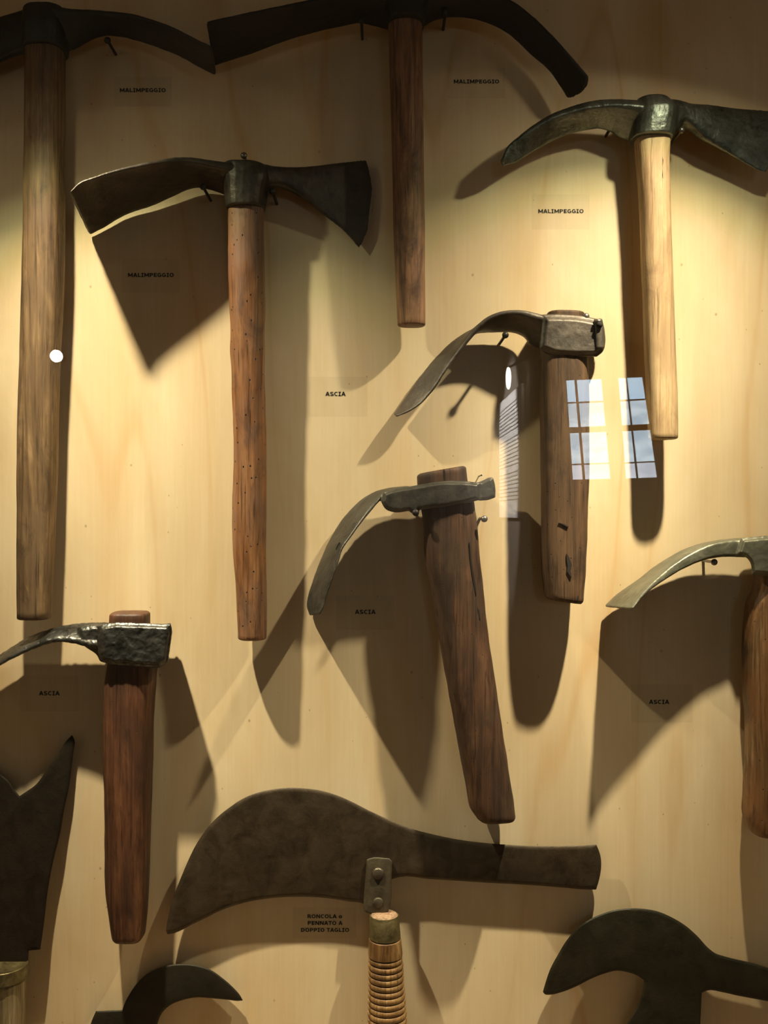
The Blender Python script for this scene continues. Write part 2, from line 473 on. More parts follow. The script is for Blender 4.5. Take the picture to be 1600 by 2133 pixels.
# ------------------------------------------------------------------ case spotlights
bulb_m = emit('halogen_face', (1.0, 0.86, 0.62), 6.0)
def case_lamp(pos, label, drop, sharp, power=1.0, inward=0.6):
    root = thing('case_spotlight', label, 'spotlight', Vector((pos.x, pos.y, 2.16)), 'spotlights under the case top')
    aim = Vector((pos.x * inward, -0.02, pos.z - drop)); d = (aim - pos).normalized()
    b = MB(); b.lathe(pos - d * 0.002, -d, [(0.0, 0.022), (0.0, 0.026), (0.03, 0.026), (0.05, 0.018), (0.056, 0.010)], 24)
    b.build('housing', M['black'], root, angle=35)
    b = MB(); b.lathe(pos - d * 0.0015, -d, [(0.0, 0.0215), (0.002, 0.0215)], 24); b.build('lamp_face', bulb_m, root, smooth=False)
    b = MB(); b.cyl(pos - d * 0.05, Vector((pos.x, pos.y, 2.16)), 0.006); b.build('stem', M['black'], root)
    L = bpy.data.lights.new('spot_beam', 'SPOT'); L.energy = LAMP_POWER * power; L.shadow_soft_size = 0.008
    L.spot_size = math.radians(150); L.spot_blend = 0.1; L.color = (1, 1, 1)
    L.use_nodes = True; nt = L.node_tree; nt.nodes.clear()
    out = nt.nodes.new('ShaderNodeOutputLight'); em = nt.nodes.new('ShaderNodeEmission'); nt.links.new(em.outputs[0], out.inputs[0])
    tc = nt.nodes.new('ShaderNodeTexCoord'); sx = nt.nodes.new('ShaderNodeSeparateXYZ'); nt.links.new(tc.outputs['Normal'], sx.inputs[0])
    ab = nd(nt, 'Math', operation='ABSOLUTE'); nt.links.new(sx.outputs[2], ab.inputs[0])
    ac = nd(nt, 'Math', operation='ARCCOSINE'); nt.links.new(ab.outputs[0], ac.inputs[0])
    dv = nd(nt, 'Math', operation='DIVIDE'); nt.links.new(ac.outputs[0], dv.inputs[0]); dv.inputs[1].default_value = math.radians(75)
    W = (1.0, 0.87, 0.60)
    def c(k, tint=W): return tuple(k * q for q in tint)
    # beam profile of the dichroic reflector lamp: angle (deg) -> relative intensity
    prof = [(0, c(1.0)), (5, c(0.92)), (9, c(0.74)), (18, c(0.42)), (30, c(0.25)), (42, c(0.135)), (46, c(0.095, (0.86, 0.82, 0.50))), (52, c(0.026, (0.75, 0.80, 0.50))), (58, c(0.010 * sharp)), (66, c(0.004 * sharp)), (75, c(0.002 * sharp))]
    rp = ramp(nt, [(a / 75, col) for a, col in prof]); nt.links.new(dv.outputs[0], rp.inputs[0])
    nt.links.new(rp.outputs[0], em.inputs[0]); em.inputs[1].default_value = 1.0
    lo = bpy.data.objects.new('spot_beam', L); COL.objects.link(lo); lo.parent = root
    lo.location = pos - root.location; lo.rotation_euler = d.to_track_quat('-Z', 'Y').to_euler()
    return root
case_lamp(LAMP_POS[0], 'small black spotlight above the long-handled mattock', 1.55, 0.4, 1.05, 0.15)
case_lamp(LAMP_POS[1], 'small black spotlight above the axe-bladed mattock with pale handle', 0.70, 1.7, 0.74, 0.5)

# ------------------------------------------------------------------ window opposite, lamp and text panel (seen mirrored in the glass)
frame_m = plain('window_frame_wood', (0.30, 0.17, 0.09), 0.6)
bar_m = plain('window_grille_iron', (0.05, 0.05, 0.055), 0.6)
def outside(name, c1, c2, strength, scale):
    m, nt, out = mat(name)
    n = tex_noise(nt, coords(nt, (1, 1, 2.2)), scale, 3, 0.5)
    r = ramp(nt, [(0.42, c1), (0.6, c2)]); nt.links.new(n, r.inputs[0])
    e = nd(nt, 'Emission'); nt.links.new(r.outputs[0], e.inputs[0]); e.inputs[1].default_value = strength
    nt.links.new(e.outputs[0], out.inputs[0]); return m
sky_m = outside('daylight_sky', (0.50, 0.74, 1.0), (0.60, 0.84, 1.0), 9.0, 2.0)
pale_m = outside('daylight_pale_wall', (0.48, 0.64, 0.76), (0.76, 0.92, 1.0), 9.0, 9.0)
rose_m = outside('daylight_rosy_wall', (0.62, 0.68, 0.78), (0.82, 0.86, 0.96), 8.5, 8.0)
win = thing('window_1', 'two-casement barred window bright with daylight in the wall opposite', 'window', Vector((wx0, ROOM_Y, wz0)))
del win['category']; del win['label']; win['kind'] = 'structure'
py_ = ROOM_Y - 0.03
def mq(px, py, y): return mirrored(px, py, y)
def quad_box(b, px, y0, y1):
    """box through four mirrored pixels"""
    b.loft([[mq(x, y, y0) for x, y in px], [mq(x, y, y1) for x, y in px]])
def bilerp(q, u, v):
    a = [(q[0][i] * (1 - u) + q[1][i] * u) for i in (0, 1)]; c = [(q[3][i] * (1 - u) + q[2][i] * u) for i in (0, 1)]
    return (a[0] * (1 - v) + c[0] * v, a[1] * (1 - v) + c[1] * v)
Q1 = [(1176, 793), (1252, 790), (1271, 997), (1193, 1000)]
Q2 = [(1286, 788), (1337, 785), (1369, 994), (1304, 997)]
for q, us in ((Q1, (0, .30, 1)), (Q2, (0, .36, 1))):
    vsx = (0, 0.225, 0.47, 0.53, 0.845, 1.0)
    for vi, m_ in ((0, sky_m), (1, pale_m), (3, pale_m), (4, rose_m)):
        for ui in (0, 1):
            b = MB(); r = [bilerp(q, us[ui], vsx[vi]), bilerp(q, us[ui + 1], vsx[vi]), bilerp(q, us[ui + 1], vsx[vi + 1]), bilerp(q, us[ui], vsx[vi + 1])]
            quad_box(b, r, py_ - 0.006, py_); b.build('pane', m_, win, smooth=False)
    for v, t in ((0.225, 0.008), (0.845, 0.007)):
        b = MB(); quad_box(b, [bilerp(q, 0, v - t), bilerp(q, 1, v - t), bilerp(q, 1, v + t), bilerp(q, 0, v + t)], py_, py_ + 0.015); b.build('grille_bar', bar_m, win, smooth=False)
    b = MB(); u = us[1]; quad_box(b, [bilerp(q, u - .035, 0), bilerp(q, u + .035, 0), bilerp(q, u + .035, 1), bilerp(q, u - .035, 1)], py_, py_ + 0.02); b.build('grille_bar', bar_m, win, smooth=False)
    b = MB(); quad_box(b, [bilerp(q, 0, .47), bilerp(q, 1, .47), bilerp(q, 1, .53), bilerp(q, 0, .53)], py_, py_ + 0.025); b.build('transom', frame_m, win, smooth=False)
b = MB(); b.box((wx0 - .02, ROOM_Y - 0.25, wz0 - .02), (wx1 + .02, py_ - 0.02, wz1 + .02)); b.build('window_backing', frame_m, win, smooth=False)
for px in ([(1160, 770), (1178, 770), (1194, 1010), (1160, 1010)], [(1252, 775), (1287, 775), (1305, 1010), (1272, 1010)], [(1337, 775), (1395, 775), (1395, 1010), (1370, 1010)],
           [(1160, 770), (1395, 770), (1395, 784), (1160, 793)], [(1160, 1000), (1395, 994), (1395, 1012), (1160, 1012)]):
    b = MB(); quad_box(b, px, py_ - 0.02, py_ + 0.012); b.build('window_frame', frame_m, win, smooth=False)

# short partition wall with a text panel and a picture lamp
PX = 0.62
py0, py1 = -3.45, ROOM_Y
b = MB(); b.box((PX, py1, 0), (PX + 0.08, py0 + 0.02, 3.0)); structure(b.build_abs('wall_partition', plaster, Vector((PX, py1, 0)), smooth=False))
def depth_for(px): return GLASS_Y - (PX * CZ / (px - CX) - (CZ * S + GLASS_Y))
ya, yb = depth_for(1092), depth_for(1038)
zt = mirrored(1060, 826, (ya + yb) / 2).z; zb = mirrored(1060, 1078, (ya + yb) / 2).z
panel = thing('text_panel', 'white printed text panel hung on the partition wall', 'text panel', Vector((PX, (ya + yb) / 2, zb)))
b = MB(); b.box((PX - 0.013, yb, zb), (PX - 0.001, ya, zt)); b.build('panel_sheet', plain('white_paper', (0.82, 0.80, 0.78), 0.6), panel, smooth=False)
line_m = plain('grey_print', (0.30, 0.29, 0.29), 0.8)
nl = 26
for i in range(nl):
    if i % 9 == 8: continue
    z = zt - 0.05 - i * (zt - zb - 0.12) / nl
    b = MB(); b.box((PX - 0.0145, yb + 0.05, z - 0.004), (PX - 0.0125, ya - 0.06 - random.random() * 0.08, z)); b.build('print_line', line_m, panel, smooth=False)
def room_lamp(name, label, p, r, strength, stretch=(1, 1)):
    root = thing(name, label, 'lamp', p)
    b = MB(); m = 18
    rings = []
    for k in range(1, 9):
        a = math.pi * k / 9
        rings.append([p + Vector((r * stretch[0] * math.sin(a) * math.cos(2 * math.pi * j / m), r * math.sin(a) * math.sin(2 * math.pi * j / m), r * stretch[1] * math.cos(a))) for j in range(m)])
    b.loft(rings); b.build('bulb', emit(name + '_glow', (1.0, 0.94, 0.82), strength), root)
    return root
lp = mirrored(1059, 788, -3.9)
lp = Vector((PX - 0.05, -3.9, lp.z))
lp.x = (1059 - CX) / CZ * ((CZ * S + GLASS_Y) + (GLASS_Y + 3.9))
r1 = room_lamp('picture_lamp', 'slim bright lamp above the white text panel', lp, 0.012, 22, (1, 4.2))
b = MB(); b.cyl(lp + Vector((0, 0, 0.045)), Vector((PX, lp.y, lp.z + 0.09)), 0.005); b.build('arm', M['black'], r1)
sp_pos = Vector((PX - 1.15, -4.25, 3.05)); sp_aim = Vector((PX, (ya + yb) / 2, (zt + zb) / 2)); sp_d = (sp_aim - sp_pos).normalized()  # extra lamp, added so the text panel mirrors brightly in the glass
r3 = thing('added_panel_spotlight', 'added black spotlight that brightens the white text panel', 'spotlight', Vector((sp_pos.x, sp_pos.y, 3.5)))
b = MB(); b.lathe(sp_pos, -sp_d, [(0.0, 0.035), (0.0, 0.04), (0.09, 0.04), (0.11, 0.03), (0.115, 0.01)], 20); b.build('housing', M['black'], r3, angle=35)
b = MB(); b.cyl(sp_pos - sp_d * 0.08, Vector((sp_pos.x, sp_pos.y, 3.5)), 0.008); b.build('stem', M['black'], r3)
PL = bpy.data.lights.new('panel_beam', 'SPOT'); PL.energy = 1100; PL.spot_size = math.radians(30); PL.spot_blend = 0.35; PL.shadow_soft_size = 0.03; PL.color = (1, 0.95, 0.90)
plo = bpy.data.objects.new('panel_beam', PL); COL.objects.link(plo); plo.parent = r3
plo.location = sp_pos + sp_d * 0.01 - r3.location; plo.rotation_euler = sp_d.to_track_quat('-Z', 'Y').to_euler()
lq = mirrored(118, 742, ROOM_Y + 0.10)
r2 = room_lamp('wall_lamp', 'round bright lamp on the wall opposite', lq, 0.032, 30)
b = MB(); b.cyl(lq - Vector((0, 0.02, 0)), Vector((lq.x, ROOM_Y, lq.z)), 0.02); b.build('bracket', M['black'], r2)

# ------------------------------------------------------------------ lettering (bold sans capitals built from strokes), em units, cap height .727
CAP, ST = 0.727, 0.186
def arc(cx, cy, rx, ry, a0, a1, n=14):
    return [(cx + rx * math.cos(math.radians(a0 + (a1 - a0) * i / n)), cy + ry * math.sin(math.radians(a0 + (a1 - a0) * i / n))) for i in range(n + 1)]
h = ST / 2
GL = {
 'M': (0.948, [[(.15, 0), (.15, CAP)], [(.80, 0), (.80, CAP)], [(.15, CAP - .05), (.475, .16)], [(.80, CAP - .05), (.475, .16)]]),
 'A': (0.776, [[(.10, 0), (.388, CAP)], [(.676, 0), (.388, CAP)], [(.2, .22), (.58, .22)]]),
 'L': (0.637, [[(.165, 0), (.165, CAP)], [(.165, h), (.60, h)]]),
 'I': (0.546, [[(.273, 0), (.273, CAP)], [(.06, .065), (.486, .065)], [(.06, CAP - .065), (.486, CAP - .065)]]),
 'P': (0.733, [[(.165, 0), (.165, CAP)], [(.165, CAP - h)] + arc(.40, .49, .20, CAP - h - .49, 90, -90, 12) + [(.165, .32)]]),
 'E': (0.683, [[(.165, 0), (.165, CAP)], [(.165, h), (.62, h)], [(.165, CAP / 2), (.58, CAP / 2)], [(.165, CAP - h), (.62, CAP - h)]]),
 'G': (0.811, [arc(.42, CAP / 2, .285, CAP / 2 - .075, 48, 300, 18) + [(.665, .12), (.665, .33)], [(.43, .335), (.75, .335)]]),
 'O': (0.850, [arc(.425, CAP / 2, .29, CAP / 2 - .075, 0, 360, 28)]),
 'o': (0.687, [arc(.343, .275, .22, .205, 0, 360, 24)]),
 'S': (0.711, [arc(.36, .53, .21, .12, 20, 200, 12) + arc(.35, .20, .23, .125, 100, -160, 16)]),
 'C': (0.724, [arc(.42, CAP / 2, .285, CAP / 2 - .075, 52, 308, 20)]),
 'R': (0.782, [[(.165, 0), (.165, CAP)], [(.165, CAP - h)] + arc(.40, .50, .19, CAP - h - .50, 90, -90, 12) + [(.165, .35)], [(.40, .36), (.69, 0)]]),
 'N': (0.847, [[(.155, 0), (.155, CAP)], [(.69, 0), (.69, CAP)], [(.17, CAP - .04), (.675, .04)]]),
 'T': (0.682, [[(.341, 0), (.341, CAP)], [(.02, CAP - h), (.662, CAP - h)]]),
 'D': (0.830, [[(.165, 0), (.165, CAP)], [(.165, CAP - h)] + arc(.38, CAP / 2, .295, CAP / 2 - h, 90, -90, 14) + [(.165, h)]]),
 ' ': (0.342, []),
}
def text_mesh(b, line, cx, cy, width_px):
    """one line of lettering centred at a photo pixel"""
    tot = sum(GL[c][0] for c in line); em = width_px / (tot - 0.12)
    x = cx - tot * em / 2; base = cy + CAP * em / 2
    for ch in line:
        wd, strokes = GL[ch]
        for st in strokes:
            pts = [Vector(p) for p in st]
            closed = (pts[0] - pts[-1]).length < 1e-4
            L, R = [], []
            for i, p in enumerate(pts):
                if closed: d = (pts[(i + 1) % (len(pts) - 1)] - pts[i - 1 if i else -2])
                else: d = pts[min(i + 1, len(pts) - 1)] - pts[max(i - 1, 0)]
                d.normalize(); nn = Vector((-d.y, d.x)) * (ST * (0.5 if abs(d.y) > 0.5 else 0.42))
                L.append(p + nn); R.append(p - nn)
            f = lambda q: brd(x + q.x * em, base - q.y * em, 0.5)
            v = [f(q) for q in L] + [f(q) for q in R]; n = len(pts)
            b.add(v, [[i, i + 1, n + i + 1, n + i] for i in range(n - 1)])
        x += wd * em

def label_card(lines, box, text):
    x0, y0, x1, y1 = box
    root = thing('name_label', text, 'label', brd((x0 + x1) / 2, y1, 0))
    b = MB(); b.loft([[brd(x0, y0, .12), brd(x1, y0, .12), brd(x1, y1, .12), brd(x0, y1, .12)], [brd(x0, y0, .35), brd(x1, y0, .35), brd(x1, y1, .35), brd(x0, y1, .35)]])
    b.build('clear_film', M['film'], root, smooth=False)
    b = MB()
    for t, cx, cy, wpx in lines: text_mesh(b, t, cx, cy, wpx)
    b.build('lettering', M['ink'], root, smooth=False)
label_card([('MALIMPEGGIO', 297.5, 188, 95)], (238, 160, 358, 222), 'clear MALIMPEGGIO label beside the top of the long weathered handle')
label_card([('MALIMPEGGIO', 992.5, 170, 94)], (932, 140, 1052, 205), 'clear MALIMPEGGIO label under the curved arm of the black-headed mattock')
label_card([('MALIMPEGGIO', 1168.5, 440, 94)], (1108, 405, 1228, 478), 'clear MALIMPEGGIO label in full light beside the pale handle')
label_card([('MALIMPEGGIO', 314.5, 573, 95)], (254, 540, 374, 610), 'clear MALIMPEGGIO label in the shadow of the hoe blade')
label_card([('ASCIA', 699, 820.5, 41)], (643, 785, 765, 868), 'clear ASCIA label right of the wormy orange handle, with visible film edges')
label_card([('ASCIA', 761, 1274.5, 42)], (700, 1240, 822, 1312), 'clear ASCIA label between the leaning adze blade and its handle')
label_card([('ASCIA', 103, 1444, 42)], (42, 1408, 164, 1482), 'clear ASCIA label above the forked dark billhook')
label_card([('ASCIA', 1373, 1462, 41)], (1315, 1425, 1443, 1505), 'clear ASCIA label at the edge of the wide adze shadow')
label_card([('RONCOLA o', 676.5, 1908.5, 72), ('PENNATO A', 677, 1922.5, 72), ('DOPPIO TAGLIO', 677, 1937, 100)], (610, 1890, 742, 1955), 'three-line RONCOLA o PENNATO A DOPPIO TAGLIO label under the broad curved blade')

# ------------------------------------------------------------------ nails
def nail(px, py, z, label, group=None, dark=False, r=3.0, hr=6.8):
    keep = ZSHIFT[0]; ZSHIFT[0] = 0.0; tip = at(px, py, z); ZSHIFT[0] = keep
    foot = Vector((tip.x, 0.0, tip.z))
    b = MB(); d = Vector((0, -1, 0)); Lh = -tip.y
    prof = [(0.0, r * S), (Lh - hr * S, r * S)]
    for k in range(0, 9):
        a = math.pi * (k + 0.6) / 9.2
        prof.append((Lh - hr * S * math.cos(a) * 0.8, hr * S * math.sin(a)))
    b.lathe(foot, d, prof, 14)
    o = b.build_abs('nail', M['nail_dark' if dark else 'nail'], foot, angle=40)
    tag(o, label, 'nail', group)
    return o

# ------------------------------------------------------------------ tools
def handle(root, L, R, z, th, material, n=90, m=28, e=2.4, amp=1.0, seed=0.0, endcap=(3, 3), name='handle'):
    zz = z if isinstance(z, (list, tuple)) else [z]
    def withz(P):
        k = len(P) - 1
        return [(x, y, lerp_list(list(zz) * 2 if len(zz) == 1 else zz, i / k)) for i, (x, y) in enumerate(P)]
    b = MB(); b.ribbon(withz(L), withz(R), th, n=n, m=m, e=e, amp=amp, seed=seed, endcap=endcap)
    return b.build(name, material, root, angle=50)

def crack(root, pts, z, w, name='crack', material=None):
    """narrow open split in the wood, standing a hair proud of the surface"""
    b = MB(); n = len(pts)
    L = [at(x - w * math.sin(math.pi * (i + .35) / (n - .3)) / 2, y, z) for i, (x, y) in enumerate(pts)]
    R = [at(x + w * math.sin(math.pi * (i + .35) / (n - .3)) / 2, y, z) for i, (x, y) in enumerate(pts)]
    back = Vector((0, 12 * S, 0))
    b.add(L + R + [p + back for p in L] + [p + back for p in R],
          [[i, i + 1, n + i + 1, n + i] for i in range(n - 1)] + [[i, i + 1, 2 * n + i + 1, 2 * n + i] for i in range(n - 1)] + [[n + i, n + i + 1, 3 * n + i + 1, 3 * n + i] for i in range(n - 1)])
    return b.build(name, material or M['crack'], root, smooth=False)

G_M = 'mattocks hung on the board'; G_A = 'adzes hung on the board'; G_B = 'billhooks on the lower board'

ZSHIFT[0] = 32
# 1 ---- long-handled mattock, top left
W1 = wood('weathered_brown_wood', (0.05, 0.028, 0.013), (0.155, 0.093, 0.043), (0.31, 0.20, 0.10), seed=1.3, stain=(0.025, 0.015, 0.008), stain_amt=0.7, alt=(0.12, 0.075, 0.04))
I1 = iron('dark_blue_iron', (0.018, 0.019, 0.022), (0.05, 0.05, 0.055), 0.5, 0.5, rust_amt=0.15, seed=2)
t = thing('long_mattock', 'long-handled mattock with weathered brown handle and dark bluish iron head', 'mattock', at(70, 1288, 60), G_M)
handle(t, [(57, 60), (56, 150), (54, 320), (52, 480), (48, 620), (46, 700), (43, 800), (40, 900), (39, 1050), (38, 1200), (39, 1286)],
       [(132, 60), (133, 150), (132, 320), (132, 480), (129, 620), (125, 700), (121, 800), (119, 900), (115, 1050), (109, 1200), (104, 1286)], [95, 92, 86, 84], [78, 80, 76, 66], W1, seed=3, e=2.7)
b = MB()
b.ribbon([(54, 30, 95), (52, 55, 95), (54, 106, 95)], [(140, 28, 95), (142, 55, 95), (137, 106, 95)], [95, 110, 100], n=24, e=2.8)
b.ribbon([(105, 12, 140), (147, 20, 140), (190, 23, 142), (235, 27, 148), (275, 31, 155), (312, 41, 163), (355, 56, 172), (400, 78, 182), (438, 96, 190)],
         [(120, 108, 50), (150, 104, 50), (175, 90, 50), (200, 77, 50), (222, 72, 50), (250, 74, 50), (297, 86, 52), (344, 103, 55), (375, 116, 57), (412, 137, 60), (447, 155, 60)], [26, 18, 14, 11, 8], n=60)
b.ribbon([(90, 18, 95), (50, 25, 95), (0, 38, 92), (-60, 52, 88), (-130, 62, 84), (-190, 64, 80)], [(90, 108, 95), (40, 112, 95), (0, 128, 92), (-50, 150, 88), (-120, 176, 84), (-180, 192, 80)], [60, 34, 20, 12, 7], n=50, bulge=18)
b.forge('head', I1, t)
nail(224, 84, 62, 'iron nail half hidden under the arm of the long-handled mattock', dark=True)

ZSHIFT[0] = 25
# 2 ---- big black-headed mattock, top centre
W2 = wood('red_brown_wood', (0.055, 0.025, 0.013), (0.225, 0.108, 0.055), (0.39, 0.225, 0.125), seed=4.2, stain=(0.022, 0.012, 0.008), stain_amt=0.85, alt=(0.16, 0.08, 0.044))
I2 = iron('black_iron', (0.012, 0.010, 0.010), (0.028, 0.024, 0.023), 0.55, 0.2, rust_amt=0.12, seed=5, spec=0.25)
t = thing('black_headed_mattock', 'mattock with broad black head and reddish brown streaked handle', 'mattock', at(857, 684, 78), G_M)
handle(t, [(808, 10), (809, 60), (811, 156), (816, 312), (820, 480), (823, 575), (828, 676)], [(880, 10), (880, 60), (881, 156), (883, 312), (885, 480), (886, 575), (887, 676)], [95, 86, 74], [72, 70, 62], W2, seed=6, e=2.5)
b = MB()
b.ribbon([(792, -42, 95), (798, 10, 95), (806, 52, 95)], [(900, -42, 95), (893, 10, 95), (884, 52, 95)], [100, 115, 105], n=24, e=2.8)
b.ribbon([(433, 45, 205), (490, 32, 195), (550, 20, 185), (650, 1, 170), (740, -14, 152), (815, -26, 140)],
         [(449, 136, 60), (525, 111, 60), (587, 87, 60), (650, 67, 58), (712, 52, 55), (744, 45, 52), (775, 50, 50), (815, 62, 50)], [8, 10, 14, 20, 26], n=60)
b.ribbon([(872, -28, 140), (940, -30, 138), (1000, -24, 136), (1062, 1, 138), (1112, 38, 140), (1144, 69, 142), (1175, 103, 145), (1206, 137, 147), (1224, 158, 149)],
         [(872, 62, 52), (894, 45, 54), (925, 35, 55), (987, 38, 55), (1050, 63, 56), (1112, 117, 60), (1144, 145, 62), (1169, 181, 64), (1182, 202, 66)], [26, 20, 16, 14, 12], n=70, bulge=13)
b.forge('head', I2, t)
nail(753, 42, 80, 'iron nail under the broad arm of the black-headed mattock, above its wide blade', dark=True)
nail(928, 24, 75, 'iron nail under the curved narrow arm of the black-headed mattock', dark=True)

ZSHIFT[0] = 0
# 3 ---- mattock with hoe and axe blade, wormy orange handle
W3 = wood('wormy_orange_wood', (0.075, 0.030, 0.012), (0.235, 0.10, 0.036), (0.36, 0.18, 0.075), worm=0.10, seed=7.7, rough=0.5, stain=(0.045, 0.028, 0.022), stain_amt=0.7, alt=(0.19, 0.105, 0.066))
I3 = iron('brown_black_iron', (0.030, 0.025, 0.020), (0.085, 0.072, 0.056), 0.45, 0.55, rust_amt=0.3, seed=9)
t = thing('wormy_mattock', 'mattock with wide hoe, flared axe blade and worm-eaten orange handle', 'mattock', at(525, 1332, 70), G_M)
handle(t, [(480, 380), (476, 440), (476, 487), (477, 581), (479, 644), (481, 700), (480, 722), (483, 769), (484, 830), (486, 900), (487, 994), (485, 1100), (486, 1150), (491, 1212), (494, 1259), (497, 1328)],
       [(548, 380), (549, 440), (549, 487), (551, 581), (552, 644), (551, 700), (552, 722), (550, 769), (551, 830), (553, 900), (554, 994), (555, 1100), (555, 1150), (556, 1212), (556, 1259), (555, 1328)], [62, 54, 47, 42], [72, 74, 74, 64], W3, seed=1, amp=1.8, e=2.4, n=120)
b = MB()
b.ribbon([(465, 349, 62), (466, 385, 62), (469, 415, 62), (472, 436, 62)], [(556, 351, 62), (564, 372, 62), (556, 410, 62), (551, 436, 62)], [88, 100, 96, 90], n=30, e=2.6, endcap=(4, 2))
b.ribbon([(147, 399, 228), (162, 384, 226), (200, 368, 220), (262, 350, 206), (320, 338, 188), (344, 334, 178), (384, 331, 150), (412, 334, 132), (440, 339, 118), (490, 345, 105)],
         [(189, 487, 7), (212, 475, 8), (260, 447, 10), (320, 425, 15), (362, 405, 21), (390, 392, 24), (412, 387, 25), (440, 391, 25), (490, 410, 22)], [7, 9, 12, 16, 22], n=70, e=5)
b.ribbon([(505, 343, 62), (541, 343, 62), (566, 347, 58), (594, 349, 52), (625, 348, 45), (659, 345, 38), (697, 340, 30), (737, 335, 22), (763, 332, 16)],
         [(505, 402, 62), (555, 394, 62), (581, 391, 56), (603, 398, 50), (628, 412, 44), (650, 428, 38), (669, 444, 33), (691, 461, 28), (709, 475, 24), (725, 491, 20), (741, 510, 17), (747, 518, 16)], [70, 46, 30, 22, 17, 13, 9, 5], n=70, e=2.6, bulge=24, endcap=(2, 1))
b.forge('head', I3, t)
nail(508, 324, 70, 'steel nail standing above the socket of the wormy-handled mattock')
nail(423, 389, 88, 'dark nail under the hoe arm of the wormy-handled mattock', dark=True)
nail(568, 399, 80, 'nail below the axe blade, beside the socket of the wormy-handled mattock', dark=True)

ZSHIFT[0] = 24
# 4 ---- mattock with pick and axe, pale handle
W4 = wood('pale_ash_wood', (0.24, 0.145, 0.07), (0.42, 0.29, 0.155), (0.56, 0.42, 0.25), seed=2.9, stain=(0.15, 0.09, 0.045), stain_amt=0.6, alt=(0.33, 0.22, 0.12))
I4 = iron('hammered_grey_iron', (0.07, 0.078, 0.070), (0.19, 0.20, 0.18), 0.34, 0.85, bump=0.6, bscale=300, rust_amt=0.1, seed=4)
t = thing('pale_handled_mattock', 'mattock with tapering pick, axe blade, grey hammered head and pale handle', 'mattock', at(1380, 918, 80), G_M)
handle(t, [(1325, 240), (1323, 290), (1325, 319), (1333, 412), (1337, 537), (1341, 620), (1344, 725), (1349, 819), (1352, 912)],
       [(1392, 240), (1395, 290), (1393, 319), (1394, 412), (1398, 537), (1401, 620), (1405, 725), (1409, 819), (1410, 912)], [100, 96, 92, 90], [70, 68, 62], W4, seed=8, e=2.6, amp=0.8)
crack(t, [(1375, 290), (1379, 303), (1377, 318), (1380, 334), (1379, 350), (1381, 372)], 131, 4)
b = MB()
b.ribbon([(1322, 216, 100), (1318, 240, 100), (1314, 270, 100), (1313, 291, 100)], [(1392, 216, 100), (1408, 236, 100), (1406, 265, 100), (1400, 291, 100)], [86, 106, 104, 96], n=30, e=2.5, endcap=(4, 2))
b.ribbon([(1047, 330, 108), (1055, 309, 110), (1081, 285, 114), (1112, 262, 118), (1144, 243, 122), (1190, 226, 126), (1225, 217, 130), (1262, 212, 133), (1300, 211, 136), (1350, 215, 138)],
         [(1052, 344, 95), (1070, 340, 90), (1094, 325, 86), (1131, 302, 80), (1162, 286, 76), (1194, 273, 72), (1225, 266, 68), (1250, 263, 64), (1278, 272, 62), (1300, 286, 60), (1350, 290, 60)], [8, 15, 20, 24, 30], n=60, e=5, endcap=(5, 3))
b.ribbon([(1362, 214, 100), (1406, 211, 100), (1425, 216, 98), (1475, 219, 92), (1537, 226, 84), (1600, 230, 76)],
         [(1362, 285, 100), (1405, 278, 100), (1420, 262, 98), (1434, 268, 96), (1459, 288, 92), (1491, 306, 88), (1522, 323, 84), (1553, 341, 80), (1584, 357, 77), (1596, 360, 76)], [74, 56, 36, 26, 18, 11, 5], n=60, e=2.6, bulge=13, endcap=(2, 1))
b.forge('head', I4, t, rough=0.00016, freq=240)
nail(1277, 258, 66, 'dark nail in the crook of the pick arm of the pale-handled mattock', dark=True)
nail(1420, 271, 78, 'shiny nail under the axe blade of the pale-handled mattock')

ZSHIFT[0] = 45
# 5 ---- adze with a stout square poll, right of centre
W5 = wood('dark_walnut_wood', (0.022, 0.012, 0.007), (0.066, 0.034, 0.017), (0.145, 0.08, 0.038), worm=0.06, seed=3.3, stain=(0.016, 0.009, 0.006), stain_amt=0.8, alt=(0.085, 0.048, 0.023))
I5 = iron('grey_brown_iron', (0.055, 0.046, 0.038), (0.14, 0.12, 0.098), 0.45, 0.55, rust_amt=0.2, seed=11)
t = thing('square_polled_adze', 'adze with curved pointed blade, boxy square poll and dark brown handle', 'adze', at(1178, 1254, 70), G_A)
handle(t, [(1128, 690), (1126, 740), (1126, 800), (1127, 944), (1128, 1056), (1130, 1180), (1136, 1238)], [(1223, 690), (1223, 744), (1224, 800), (1225, 900), (1223, 1056), (1217, 1197), (1213, 1249)], [100, 98, 96], [84, 84, 78], W5, seed=2, e=3.4, amp=1.6, endcap=(3, 8))
crack(t, [(1181, 1154), (1184, 1165), (1187, 1178), (1185, 1190), (1190, 1202)], 141, 9, 'gouge')
crack(t, [(1165, 1089), (1174, 1092), (1183, 1098)], 141.5, 6, 'gouge')
crack(t, [(1201, 1236), (1203, 1243), (1204, 1249)], 135, 6, 'gouge')
b = MB()
b.slab([(1131, 655), (1169, 655), (1237, 663), (1252, 668), (1259, 690), (1261, 714), (1256, 732), (1243, 743), (1190, 743), (1144, 737), (1124, 727), (1126, 700)], lambda x, y: 100, 100, edge=12, te=0.8)
